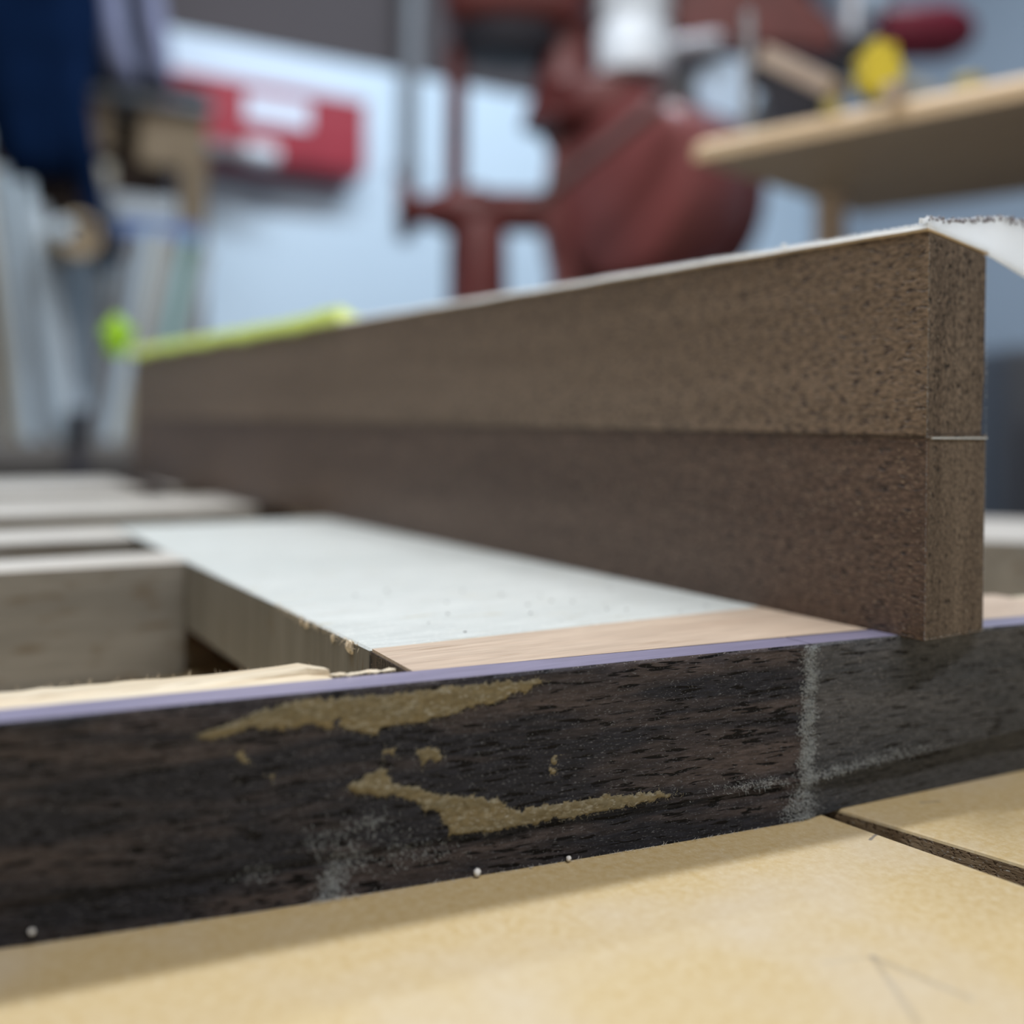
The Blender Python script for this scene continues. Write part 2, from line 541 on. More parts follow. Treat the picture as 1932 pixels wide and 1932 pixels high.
BOT = [(-0.2, 0.196), (-0.05, 0.172), (0.0144, 0.1606), (0.0495, 0.1541), (0.092, 0.148), (0.122, 0.1440), (0.1476, 0.1408), (0.18, 0.1388), (0.26, 0.1340)]


def bot_y(x):
    return lerp_poly(BOT, x)


GROOVE = 0.0070


def groove_z(x):
    return GROOVE + max(0.0, x - XM) * 0.05


def face_y(x, z):
    """front of the rail at height z above the bench"""
    t = z / H
    y = bot_y(x) * (1 - t) + top_y(x) * t
    gz = groove_z(x)
    if z < gz:
        y += 0.0006 if x < XM else 0.0016 * min(1, (x - XM) / 0.012) * (1 - 0.3 * z / gz) + 0.0006
    return y


def rail_piece(x0, x1, n, mat, name):
    m = MB()
    zs = [0.0, 0.35, 0.8, 0.96, 1.0]     # below groove
    back = 0.0072
    rows = []
    for i in range(n + 1):
        x = x0 + (x1 - x0) * i / n
        gz = groove_z(x)
        sec = [(0.0), gz * 0.5, gz * 0.95]
        pts = [(x, face_y(x, z), z) for z in sec]
        pts += [(x, face_y(x, gz + 0.0002) + 0.0007, gz), (x, face_y(x, gz + 0.0004), gz + 0.0004)]
        for z in (0.012, 0.018, 0.024, 0.029, H - 0.0005):
            wob = 0.00012 * mnoise.noise(Vector((x * 90, z * 200, 1.3)))
            pts.append((x, face_y(x, z) + wob, z))
        jag = 0.00010 * mnoise.noise(Vector((x * 700, 0, 5)))
        pts.append((x, face_y(x, H) + 0.0004 + jag, H))
        yb = top_y(x) + back
        pts += [(x, yb, H), (x, yb + 0.004, 0.0)]
        rows.append([m.bm.verts.new(p) for p in pts])
    k = len(rows[0])
    fs = []
    for a, b in zip(rows, rows[1:]):
        for j in range(k):
            fs.append(m.bm.faces.new((a[j], b[j], b[(j + 1) % k], a[(j + 1) % k])))
    fs.append(m.bm.faces.new(rows[0]))
    fs.append(m.bm.faces.new(rows[-1][::-1]))
    bmesh.ops.recalc_face_normals(m.bm, faces=fs)
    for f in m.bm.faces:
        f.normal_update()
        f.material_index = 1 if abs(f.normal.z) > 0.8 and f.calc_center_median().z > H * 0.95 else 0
    return m.build(name, None, frame, 'angle', mats=[mat, M['walnut_planed']])


rail_l = rail_piece(-0.20, XM - 0.0001, 160, M['walnut_rail'], 'front_rail')
rail_r = rail_piece(XM + 0.0001, 0.40, 90, M['walnut_rail_right'], 'front_rail')
rail_l['label'] = 'near-black walnut rail piece with dried glue smears'
rail_r['label'] = 'greyer walnut rail piece right of the joint'


GF = MB()


def glue(pts, thick=0.0005, parent=rail_l):
    """dried glue smear on the rail face: irregular outline in (x, height)"""
    # roughen the outline
    P = []
    for a, b in zip(pts, pts[1:] + pts[:1]):
        L = math.hypot(b[0] - a[0], b[1] - a[1])
        n = max(1, int(L / 0.0006))
        for i in range(n):
            t = i / n
            x = a[0] + (b[0] - a[0]) * t
            z = a[1] + (b[1] - a[1]) * t
            P.append((x + random.gauss(0, 0.00022), z + random.gauss(0, 0.00022)))

    def inside(x, z):
        r = False
        j = len(P) - 1
        for i in range(len(P)):
            if (P[i][1] > z) != (P[j][1] > z) and x < (P[j][0] - P[i][0]) * (z - P[i][1]) / (P[j][1] - P[i][1]) + P[i][0]:
                r = not r
            j = i
        return r
    xs = [p[0] for p in P]
    zs = [p[1] for p in P]
    st = 0.00028
    x0, z0 = min(xs), min(zs)
    nx, nz = int((max(xs) - x0) / st) + 1, int((max(zs) - z0) / st) + 1
    cells = {(i, j) for i in range(nx) for j in range(nz) if inside(x0 + (i + 0.5) * st, z0 + (j + 0.5) * st)}
    m = MB()
    vs = {}

    def vert(i, j):
        if (i, j) not in vs:
            full = all((i + a, j + b) in cells for a in (-1, 0) for b in (-1, 0))
            x = x0 + i * st + random.uniform(-1, 1) * st * 0.25
            z = z0 + j * st + random.uniform(-1, 1) * st * 0.25
            q = Vector((x * 900, z * 900, 3.0))
            h = thick * (0.55 + 0.7 * mnoise.noise(q * 0.35) + 0.45 * mnoise.noise(q)) if full else -0.0001
            z = min(z, H - 0.0006)
            vs[(i, j)] = m.bm.verts.new((x, face_y(x, z) - max(h, 0.00012 if full else -0.0001), z))
        return vs[(i, j)]
    for i, j in cells:
        m.bm.faces.new((vert(i, j), vert(i + 1, j), vert(i + 1, j + 1), vert(i, j + 1)))
    for x, z in P:
        for _ in range(3):
            zz = min(max(z, 0.001), H - 0.0007)
            GF.fibre((x, face_y(x, zz) - 0.0001, zz), (random.gauss(0, 0.8), -0.7, random.gauss(0.2, 0.8)), random.uniform(0.0002, 0.0007), 0.000035)
    return m.build('dried_glue', M['glue'], parent, True)


glue([(0.0381, 0.0284), (0.0406, 0.0272), (0.0436, 0.0280), (0.0466, 0.0286), (0.0496, 0.0279), (0.0558, 0.028), (0.0578, 0.0271), (0.059, 0.0286),
      (0.0602, 0.0266), (0.0639, 0.0254), (0.0668, 0.0264), (0.0723, 0.0266), (0.0776, 0.0273), (0.0811, 0.0284), (0.0838, 0.0281), (0.0875, 0.0294),
      (0.0935, 0.0311), (0.0912, 0.0319), (0.0811, 0.0318), (0.0689, 0.0317), (0.059, 0.0319), (0.0526, 0.032), (0.048, 0.0315), (0.0454, 0.0302), (0.0436, 0.0299), (0.0406, 0.029)])
glue([(0.0604, 0.0178), (0.0632, 0.0164), (0.0657, 0.0155), (0.0691, 0.0153), (0.0725, 0.0132), (0.0756, 0.0114), (0.0769, 0.0095), (0.0776, 0.0075),
      (0.0814, 0.0073), (0.0906, 0.0074), (0.1002, 0.0076), (0.1082, 0.0079), (0.1133, 0.0083), (0.1207, 0.0086), (0.1175, 0.0095), (0.1102, 0.0102),
      (0.1041, 0.0106), (0.0982, 0.0104), (0.0915, 0.0104), (0.0891, 0.0103), (0.0859, 0.0125), (0.0813, 0.0137), (0.0768, 0.0145), (0.0716, 0.0165),
      (0.0678, 0.0179), (0.0669, 0.0199), (0.0652, 0.0199), (0.0632, 0.0188)])
glue([(0.0715, 0.0224), (0.075, 0.0222), (0.0763, 0.0208), (0.0749, 0.0195), (0.0740, 0.0205), (0.0729, 0.0194)], 0.0003)
glue([(0.0432, 0.0251), (0.0451, 0.0252), (0.0465, 0.0232), (0.0447, 0.0238)], 0.0003)
glue([(0.0485, 0.0214), (0.0501, 0.0215), (0.0501, 0.0205), (0.0488, 0.0209)], 0.0002)
glue([(0.095, 0.0182), (0.0963, 0.0184), (0.0961, 0.0172), (0.0951, 0.0171)], 0.0002)
glue([(0.0947, 0.0166), (0.0958, 0.0163), (0.096, 0.015), (0.0947, 0.0156)], 0.0002)
glue([(0.0660, 0.0229), (0.068, 0.023), (0.0683, 0.0214), (0.0670, 0.0222), (0.0663, 0.0208)], 0.0002)


stuff(GF.build('glue_fibres', M['glue_pale'], rail_l))


def fuzz(name, spots, parent, mat, L=(0.0003, 0.0010), r=0.00004):
    m = MB()
    for x, z, sx, sz, n in spots:
        for _ in range(n):
            xx = random.gauss(x, sx)
            zz = random.gauss(z, sz)
            zz = min(max(zz, 0.0004), H - 0.0005)
            d = Vector((random.gauss(0, 0.7), -1.0 + random.gauss(0, 0.3), random.gauss(0.1, 0.8)))
            m.fibre((xx, face_y(xx, zz) + 0.00005, zz), d, random.uniform(*L), r * random.uniform(0.6, 1.3))
    return stuff(m.build(name, mat, parent))


spots = []
for z in range(0, 33):
    spots.append((0.1472 + 0.0004 * math.sin(z), z / 1000, 0.0009 + 0.0007 * (z < 6), 0.0006, int(30 + 70 * random.random())))
spots += [(0.1445, 0.0022, 0.0014, 0.0012, 120), (0.150, 0.0080, 0.003, 0.0006, 110), (0.156, 0.0086, 0.003, 0.0006, 110), (0.164, 0.0092, 0.004, 0.0006, 110),
          (0.172, 0.0098, 0.005, 0.0006, 60), (0.139, 0.0083, 0.003, 0.0005, 110), (0.132, 0.0087, 0.003, 0.0007, 60),
          (0.0593, 0.0024, 0.0012, 0.0018, 320), (0.0615, 0.0062, 0.0016, 0.0016, 140), (0.0570, 0.0100, 0.0015, 0.0013, 70),
          (0.064, 0.0115, 0.002, 0.001, 90), (0.0697, 0.0060, 0.003, 0.0018, 90), (0.076, 0.0050, 0.002, 0.001, 40), (0.0480, 0.0060, 0.0014, 0.0008, 40)]
spots = [(a, b, c, d, int(n * 1.6)) for a, b, c, d, n in spots]
fuzz('sawdust', spots, rail_l, M['dust'])
fuzz('sawdust', [(random.uniform(0.0, 0.23), random.uniform(0.001, 0.032), 0.002, 0.002, 4) for _ in range(240)], rail_l, M['dust'], (0.0001, 0.0003), 0.00004)
# fibres along glue upper edge and along the foot of the rail
m = MB()
for _ in range(500):
    x = random.uniform(0.0, 0.15)
    m.fibre((x, bot_y(x) + 0.0002, 0.0001), (random.gauss(0, 0.6), -0.8, abs(random.gauss(0.2, 0.5))), random.uniform(0.0003, 0.0010), 0.00003)
for _ in range(60):
    x = random.gauss(0.0598, 0.0025)
    m.fibre((x, bot_y(x), 0.0003), (random.gauss(-0.4, 0.5), -0.9, abs(random.gauss(0.3, 0.4))), random.uniform(0.0006, 0.0018), 0.00004)
for _ in range(260):
    x = random.uniform(-0.05, 0.30)
    m.fibre((x, top_y(x) + 0.0003, H - 0.0002), (random.gauss(0, 0.6), -0.6, abs(random.gauss(0.4, 0.4))), random.uniform(0.0002, 0.0006), 0.000025)
stuff(m.build('wood_fibres', M['paper_white'], rail_l))
m = MB()
for x, z, r in ((0.0828, 0.0008, 0.0006), (0.0990, 0.0006, 0.0004), (0.0182, 0.0022, 0.0004)):
    m.lump((x, face_y(x, z) - 0.0006, z), r, 2, 0.6, freq=3)
stuff(m.build('white_crumbs', M['paper_white'], rail_l, True))

# pale inner lamination left of the panel, splintered at its right end
def lip():
    m = MB()
    n = 90
    rows = []
    for i in range(n + 1):
        x = -0.20 + (0.0608 + 0.20) * i / n
        y0 = top_y(x) + 0.0071
        w = 0.0086 if x < 0.058 else 0.0086 * (1 - (x - 0.058) / 0.0034) + 0.003
        yb = y0 + w + 0.00025 * mnoise.noise(Vector((x * 300, 0, 0)))
        zt = H + 0.0004 + 0.00025 * mnoise.noise(Vector((x * 420, 7, 0))) + (0.0006 * max(0, (x - 0.045) / 0.016) if x > 0.045 else 0)
        rows.append([m.bm.verts.new(p) for p in ((x, y0, 0), (x, y0, H - 0.0002), (x, y0 + w * 0.45, H), (x, y0 + w * 0.5, zt), (x, yb, zt - 0.0001), (x, yb, 0))])
    fs = []
    for a, b in zip(rows, rows[1:]):
        for j in range(6):
            fs.append(m.bm.faces.new((a[j], b[j], b[(j + 1) % 6], a[(j + 1) % 6])))
    fs += [m.bm.faces.new(rows[0]), m.bm.faces.new(rows[-1][::-1])]
    bmesh.ops.recalc_face_normals(m.bm, faces=fs)
    return m.build('inner_lamination', M['pale_lip'], frame)


lp = lip()
lp['label'] = 'pale cream inner strip splintered at its end'
m = MB()
for i in range(14):      # remaining torn shreds past the splintered end
    x = 0.0605 + random.random() * 0.010
    y = top_y(x) + 0.0078 + random.random() * 0.0015
    m.lump((x, y, H + 0.0001), 0.0006, 1, 0.5, (2.2, 1, 0.6))
for _ in range(70):
    x = random.uniform(-0.02, 0.061)
    m.spike((x, top_y(x) + 0.0157, H + 0.0004), (random.gauss(0, 0.5), 0.3, 1), random.uniform(0.0003, 0.0011), 0.00006)
stuff(m.build('splinters', M['pale_lip'], lp))

# walnut filler between the rail and the panel, its top sheen coloured in
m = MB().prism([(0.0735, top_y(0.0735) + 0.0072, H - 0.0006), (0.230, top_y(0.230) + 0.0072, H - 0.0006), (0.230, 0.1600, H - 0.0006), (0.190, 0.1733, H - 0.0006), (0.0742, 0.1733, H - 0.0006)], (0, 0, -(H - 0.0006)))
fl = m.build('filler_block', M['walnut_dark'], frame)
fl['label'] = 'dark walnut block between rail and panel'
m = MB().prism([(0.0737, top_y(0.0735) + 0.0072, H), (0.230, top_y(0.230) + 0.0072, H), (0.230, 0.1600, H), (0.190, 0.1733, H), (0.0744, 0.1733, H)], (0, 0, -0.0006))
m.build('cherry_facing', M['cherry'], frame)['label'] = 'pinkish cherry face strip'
# triangle cut of opening: dark block end runs down to the rail
m = MB()
for _ in range(420):
    t = random.random()
    z = H * random.uniform(0.6, 1.0)
    y = 0.1733 - t * 0.0225
    m.fibre((0.0738, y, z), (-1, random.gauss(0, 0.5), random.gauss(0.2, 0.6)), random.uniform(0.0002, 0.0006), 0.00003)
stuff(m.build('end_grain_fuzz', M['walnut_upper'], fl))

# wide pale panel
PB = H - 0.0188
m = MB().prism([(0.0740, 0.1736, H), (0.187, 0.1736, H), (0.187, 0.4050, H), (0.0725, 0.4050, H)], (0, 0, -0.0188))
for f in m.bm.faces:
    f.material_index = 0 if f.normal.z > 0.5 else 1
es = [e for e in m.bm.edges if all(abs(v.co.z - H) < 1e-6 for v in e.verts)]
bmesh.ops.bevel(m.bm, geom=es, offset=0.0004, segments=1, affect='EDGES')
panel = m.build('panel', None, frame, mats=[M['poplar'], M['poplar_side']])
panel['label'] = 'wide pale panel under the walnut beam'
m = MB()
for _ in range(160):
    y = random.uniform(0.178, 0.225)
    m.fibre((0.0739, y, H - 0.0001 - abs(random.gauss(0, 0.0006))), (-0.8, random.gauss(0, 0.8), random.gauss(0, 0.5)), random.uniform(0.0003, 0.0016), 0.00006)
for y, r in ((0.1815, 0.0009), (0.183, 0.0007), (0.1905, 0.0006), (0.205, 0.0006), (0.208, 0.0005)):
    m.lump((0.0737, y, H - 0.0012), r, 2, 0.6, (0.6, 1.2, 1.4))
stuff(m.build('torn_fibres', M['pale_lip'], panel))
m = MB()
for _ in range(26):
    m.lump((random.uniform(0.08, 0.16), random.uniform(0.176, 0.23), H + 0.0001), random.uniform(0.0001, 0.0003), 1, 0.4, (1.6, 1, 0.6))
stuff(m.build('specks', M['walnut_dark'], panel))


MB().box((0.088, 0.180, 0), (0.180, 0.395, PB - 0.0002), 0.001).build('runner', M['cherry_dark'], frame)['label'] = 'reddish brown runner under the panel'


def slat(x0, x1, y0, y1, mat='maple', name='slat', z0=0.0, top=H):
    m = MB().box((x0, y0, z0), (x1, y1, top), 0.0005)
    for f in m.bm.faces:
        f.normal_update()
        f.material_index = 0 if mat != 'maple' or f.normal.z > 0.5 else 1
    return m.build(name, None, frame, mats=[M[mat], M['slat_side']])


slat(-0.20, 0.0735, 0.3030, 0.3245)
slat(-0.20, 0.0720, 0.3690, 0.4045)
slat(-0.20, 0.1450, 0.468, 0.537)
slat(0.1450, 0.1600, 0.469, 0.536, 'walnut_dark', 'inlay_block', 0, H + 0.0002)['label'] = 'dark walnut block set in the slat'  # dark section in line with the slat
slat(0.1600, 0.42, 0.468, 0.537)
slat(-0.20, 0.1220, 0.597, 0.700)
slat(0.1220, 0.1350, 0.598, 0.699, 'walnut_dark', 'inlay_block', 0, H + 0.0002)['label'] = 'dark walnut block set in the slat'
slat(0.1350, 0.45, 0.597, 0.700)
# right-hand end member, running diagonally
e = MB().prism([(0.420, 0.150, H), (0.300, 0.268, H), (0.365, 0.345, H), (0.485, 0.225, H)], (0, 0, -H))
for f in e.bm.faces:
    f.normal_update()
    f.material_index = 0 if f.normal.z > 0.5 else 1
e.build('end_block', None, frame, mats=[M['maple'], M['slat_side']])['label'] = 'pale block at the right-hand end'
MB().prism([(0.2305, 0.1560, H), (0.40, 0.1350, H), (0.40, 0.1160, H), (0.2305, 0.1372, H)], (0, 0, -H)).build('inner_lamination', M['pale_lip'], frame)

# ------------------------------------------------------------------ the tall walnut beam on edge
BL, BT = 0.5714, 0.0190
ang = math.atan2(0.034, 0.5704)
beam = thing('walnut_beam', 'tall laminated walnut beam standing on edge across the frame', 'beam', (0.1691, 0.1321, B + H), ang)
Z1 = 0.0385
Z2 = 0.0774


def beam_piece(pts, y0, y1, mat, name):
    m = MB().prism([(x, y0, z) for x, z in pts], (0, y1 - y0, 0))
    for f in m.bm.faces:
        f.material_index = 1 if f.normal.y < -0.5 else 0
    es = [e for e in m.bm.edges]
    bmesh.ops.bevel(m.bm, geom=es, offset=0.00025, segments=2, affect='EDGES', profile=0.5)
    return m.build(name, None, beam, mats=[M[mat], M['walnut_end']])


lo = beam_piece([(0, 0), (BT, 0), (BT + 0.0001, Z1 - 0.0001), (0.0003, Z1 - 0.0001)], 0, BL, 'walnut_lower', 'lower_lamination')
lo['label'] = 'darker lower lamination'
up = beam_piece([(-0.0002, Z1 + 0.0003), (BT - 0.0010, Z1 + 0.0003), (BT - 0.0001, Z1 + 0.012), (BT + 0.0001, Z2 - 0.0032), (BT - 0.0008, Z2 - 0.0026), (0.0002, Z2)], 0.0003, BL, 'walnut_upper', 'upper_lamination')
up['label'] = 'lighter brown upper lamination'
gl = MB().box((0.0002, -0.0002, Z1 - 0.0002), (BT, BL - 0.001, Z1 + 0.0004)).build('glue_line', M['walnut_end'], beam)
m = MB()
for _ in range(1100):   # fuzz along the arrises of the near end
    k = random.random()
    if k < 0.34:
        p, d = (0.0, 0.0001, random.uniform(0, Z2)), (-0.6, -0.6, random.gauss(0, 0.5))
    elif k < 0.66:
        p, d = (BT, 0.0001, random.uniform(0, Z2 - 0.003)), (1.0, -0.2, random.gauss(0, 0.5))
    elif k < 0.86:
        p, d = (random.uniform(0, BT), -0.0001, Z1 - 0.0001), (random.gauss(0, 0.5), -0.6, 0.6)
    else:
        p, d = (random.uniform(0, BT), 0.0001, 0.0003), (random.gauss(0, 0.5), -0.7, random.gauss(0, 0.4))
    m.fibre(p, d, random.uniform(0.00015, 0.0005), 0.00003)
for _ in range(160):
    y = random.uniform(0, 0.12)
    m.fibre((-0.0001, y, random.uniform(0.001, Z1)), (-1, random.gauss(0, 0.9), random.gauss(0, 0.9)), random.uniform(0.0001, 0.0004), 0.00003)
stuff(m.build('fuzz', M['dust'], beam))
MB().box((0.0010, -0.00035, Z1 - 0.00035), (BT + 0.0001, 0.0004, Z1 - 0.00005)).build('ledge_dust', M['dust'], beam)

# ------------------------------------------------------------------ sandpaper on the beam
sp = thing('sandpaper_strip', 'white-backed sandpaper strip along the top of the walnut beam, curling up at its end', 'sandpaper', (0.1691, 0.1321, B + H + Z2), ang)


def slope(x):
    return -0.137 * max(x, 0.0)


def wav(y):
    return 0.00022 * mnoise.noise(Vector((y * 60, 0, 2)))


def base_fn(u, v):
    y = 0.0002 + u * (BL - 0.004)
    x = -0.00035 + 0.00015 * mnoise.noise(Vector((y * 130, 3, 0))) + v * (BT + 0.001)
    z = slope(x) + 0.0001 + wav(y)
    return Vector((x, y, z))


MB().grid(base_fn, 160, 4, lambda u, v: (0, 0, 0.00040)).build('paper_backing', M['paper_tan'], sp)['label'] = 'tan paper backing'


def grit_fn(u, v):
    p = base_fn(u, v)
    return p + Vector((-0.0001, 0, 0.00042))


MB().grid(grit_fn, 160, 4, lambda u, v: (0, 0, 0.00075 + 0.0003 * mnoise.noise(Vector((u * 400, v * 30, 0))))).build('grit_layer', M['paper_lift'], sp)


def flap(u, v):
    """near end of the strip: runs on past the board at the right and lifts towards the viewer"""
    x = -0.0022 + u * 0.046
    if x < 0.0:
        z0 = 0.0012 + x * 0.1
    else:
        z0 = -0.137 * x + 0.0012 * (1 - min(1, x / 0.004))
    if x > BT:
        z0 = -0.137 * BT - (x - BT) * 0.25
    hgt = 0.0010 + 0.0086 * min(1.0, max(0.0, x + 0.001) / 0.030) ** 0.9
    if x < 0:
        hgt = 0.0010
    hgt += 0.0003 * mnoise.noise(Vector((x * 400, 9, 0)))
    a = v * 1.0
    return Vector((x, 0.0003 - 0.0030 * math.sin(a * 1.5) * min(1, max(0.05, x / 0.02)), z0 + 0.0002 + hgt * v))


MB().grid(flap, 60, 10, lambda u, v: (0, 0.0006, 0.0001)).build('lifted_end', M['paper_lift'], sp, True)['label'] = 'white curled-up end of the strip'
m = MB()
m2 = MB()
for _ in range(900):
    u = random.uniform(0.04, 1.0)
    p = flap(u, random.uniform(0.86, 1.0))
    if random.random() < 0.6:
        m.fibre(p + Vector((0, random.uniform(-0.0004, 0.0008), 0)), (random.gauss(0, 1), random.gauss(0, 0.8), abs(random.gauss(0.4, 0.5))), random.uniform(0.0003, 0.0009), 0.00005)
    else:
        m2.lump(p + Vector((0, random.uniform(-0.0006, 0.0006), random.uniform(-0.0003, 0.0003))), random.uniform(0.00012, 0.00034), 1, 0.5)
for _ in range(4200):
    t = random.random() ** 1.5
    y = t * 0.35
    p = base_fn(y / (BL - 0.004), 0.0) + Vector((0, 0, 0.0009 + random.random() * 0.0005))
    m.fibre(p, (random.gauss(-0.7, 0.5), random.gauss(0, 0.8), abs(random.gauss(0.6, 0.5))), random.uniform(0.0002, 0.0007), 0.00004)
p = base_fn(0.062, 0.0)
m.lump(p + Vector((0, 0, 0.0016)), 0.0006, 2, 0.7)
stuff(m.build('loose_fibres', M['paper_lift'], sp))
stuff(m2.build('abrasive_grains', M['grit'], sp))

# ------------------------------------------------------------------ green tape
tp = thing('green_tape', 'lime green translucent tape over the far end of the walnut beam', 'tape', (0.1691, 0.1321, B + H + Z2 + 0.0017), ang)


def tape_fn(u, v):
    y = 0.262 + u * 0.318
    edge = 0.0035 * mnoise.noise(Vector((y * 34, 1, 0))) + 0.0016 * mnoise.noise(Vector((y * 90, 4, 0)))
    near = max(0.0, 1 - u / 0.10)
    # v 0: hanging left edge, 0.3: arris, 1: right
    lift = 0.0012 * math.exp(-((u - 0.05) / 0.06) ** 2) + 0.0034
    if v < 0.4:
        t = v / 0.4
        x = -0.0007 - 0.0010 * (1 - t)
        z = -0.0022 * (1 - t) - edge * (1 - t) + lift * t
    else:
        t = (v - 0.4) / 0.6
        x = -0.0007 + t * 0.021
        z = lift * (1 - t) ** 2 + 0.0004 + slope(x) + 0.0012 * abs(mnoise.noise(Vector((y * 60, t * 3, 0))))
    if near > 0:
        z += 0.0015 * near * v
    return Vector((x, y, z))


MB().grid(tape_fn, 90, 14, lambda u, v: (-0.0003, 0, 0.00025)).build('tape_film', M['tape'], tp, True)
m = MB().lump((-0.006, 0.585, 0.0125), 0.0085, 4, 0.5, (1.0, 0.9, 1.35), 1.8)
m.build('crumpled_end', M['tape_bunched'], tp, True)

# ------------------------------------------------------------------ plywood stand at the right
st = thing('plywood_stand', 'small plywood stand with overhanging top, standing on the bench behind the walnut beam', 'stand', (0.426, 0.505, B))
E1 = Vector((0.27, -0.963, 0))
E2 = Vector((0.963, 0.27, 0))


def on_stand(a, b, z):
    p = E2 * a + E1 * b
    return (p.x, p.y, z)


m = MB().prism([on_stand(0, 0, 0.234), on_stand(0.225, 0, 0.234), on_stand(0.225, 0.42, 0.234), on_stand(0, 0.42, 0.234)], (0, 0, 0.012))
bmesh.ops.bevel(m.bm, geom=[e for e in m.bm.edges if all(v.co.z > 0.24 for v in e.verts)], offset=0.004, segments=1, affect='EDGES')
for f in m.bm.faces:
    f.normal_update()
    f.material_index = 0 if f.normal.z < -0.5 or f.normal.z > 0.95 else 1
m.build('top', None, st, mats=[M['plywood'], M['plywood_edge']])
for a, b in ((0.1465, 0.004), (0.02, 0.37), (0.160, 0.37)):
    m = MB().prism([on_stand(a, b, 0), on_stand(a + 0.016, b, 0), on_stand(a + 0.016, b + 0.016, 0), on_stand(a, b + 0.016, 0)], (0, 0, 0.234))
    m.build('leg', M['pinkwood'], st)
TZ = B + 0.246


def stand_pt(a, b):
    p = Vector((0.426, 0.505, 0)) + E2 * a + E1 * b
    return p.x, p.y


ANGE = math.atan2(E1.y, E1.x)
x, y = stand_pt(0.02, 0.0564)
t = thing('wood_offcut', 'pinkish wood block with dark grey underside leaning on the plywood stand', 'wood block', (x, y, TZ), ANGE)
r = Matrix.Rotation(math.radians(33), 4, 'Y')


def rbox(lo, hi, rot, off, bev=0.0008):
    m = MB().box(lo, hi, bev)
    bmesh.ops.transform(m.bm, matrix=Matrix.Translation(off) @ rot, verts=m.bm.verts)
    return m


rbox((-0.027, -0.01, 0.004), (0.027, 0.01, 0.016), r, (0, 0, 0.0245)).build('block', M['pinkwood'], t)
rbox((-0.027, -0.0095, -0.009), (0.027, 0.0095, 0.004), r, (0, 0, 0.0245)).build('pad', M['dark_iron'], t)
x, y = stand_pt(0.012, 0.1117)
t = thing('yellow_spool', 'bright yellow fluted spool standing on the plywood stand', 'spool', (x, y, TZ))
m = MB()
prof = []
n = 12
pts = []
for i in range(n * 4):
    a = 2 * math.pi * i / (n * 4)
    rr = 0.0125 + 0.0016 * math.cos(a * 7)
    pts.append((rr * math.cos(a) * 0.86, -0.007, 0.0215 + rr * math.sin(a) * 1.18))
m.prism(pts, (0, 0.014, 0))
m.build('grip', M['yellow'], t).rotation_euler = (0, 0, -YAW)
MB().rod((0, 0, 0), (0, 0, 0.01), 0.004).build('stem', M['steel_grey'], t)
x, y = stand_pt(0.032, 0.130)
t = thing('grey_wedge', 'pale grey triangular wedge right of the yellow spool', 'wedge', (x, y, TZ), ANGE)
MB().prism([(-0.018, -0.008, 0), (0.026, -0.008, 0), (-0.018, -0.008, 0.030)], (0, 0.016, 0)).build('wedge', M['board_white'], t)
x, y = stand_pt(0.006, 0.088)
t = tag(MB().rod((x, y, TZ), (x, y, TZ + 0.009), 0.005).build('yellow_plug', M['yellow_dull'], None, 'angle'), 'small dull yellow plug between the leaning block and the spool', 'plug')
x, y = stand_pt(0.02, 0.158)
t = tag(MB().rod((x, y, TZ), (x, y, TZ + 0.010), 0.008).build('yellow_plug', M['yellow_dull'], None, 'angle'), 'low pale yellow plug furthest right on the plywood stand', 'plug')
x, y = stand_pt(-0.002, 0.127)
tag(MB().box((x - 0.005, y - 0.004, TZ), (x + 0.005, y + 0.004, TZ + 0.008), 0.0008).build('small_block', M['pinkwood']), 'small tan wood block in front of the yellow spool', 'wood block')
x, y = stand_pt(0.012, 0.0300)
tag(MB().rod((x, y, TZ), (x, y, TZ + 0.075), 0.003).build('steel_rod', M['steel'], None, 'angle'), 'thin upright steel rod at the left end of the plywood stand', 'rod')

# ------------------------------------------------------------------ red machine
mc = thing('radial_drill', 'old red cast-iron drilling machine with round motor housing behind the bench', 'machine', (0.7127, 1.205, 0), -YAW)
RI = M['red_iron']
MB().box((-0.12, -0.10, 0.0), (0.34, 0.22, 0.06), 0.01).build('base', RI, mc)
MB().box((-0.09, -0.08, 0.06), (0.30, 0.20, 1.06), 0.02, 2).build('pedestal', RI, mc, 'angle')
MB().lathe((-0.046, 0, 1.05), (0, 0, 1), [(0, 0.044), (0.10, 0.038), (0.17, 0.036), (0.19, 0.030)], 24).build('lower_post', RI, mc, 'angle')
MB().lathe((-0.070, 0.03, 1.05), (0, 0, 1), [(0, 0.02), (0.15, 0.02), (0.17, 0.018)], 20).build('guide_post', M['dark_iron'], mc, 'angle')
MB().lathe((-0.118, 0, 1.247), (1, 0, 0), [(0, 0.020), (0.02, 0.026), (0.035, 0.033), (0.075, 0.034), (0.085, 0.028), (0.19, 0.028)], 24).build('cross_arm', RI, mc, 'angle')
hw = MB().lathe((-0.152, 0, 1.247), (1, 0, 0), [(0, 0.036), (0.003, 0.042), (0.010, 0.041), (0.02, 0.026), (0.03, 0.018), (0.036, 0.018)], 28).build('flared_knob', RI, mc, 'angle')
MB().rod((-0.079, 0, 1.26), (-0.079, 0, 1.47), 0.0145, 18).build('feed_rod', RI, mc, 'angle')
m = MB().box((-0.095, -0.07, 1.475), (0.088, 0.11, 1.80), 0.03, 3)
m.build('upper_casting', RI, mc, 'angle')
MB().lathe((-0.01, 0, 1.448), (0, 0, 1), [(0, 0.045), (0.006, 0.068), (0.03, 0.075)], 28).build('spindle_hood', M['dark_iron'], mc, 'angle')  # dark disc put in as the shade under the upper casting
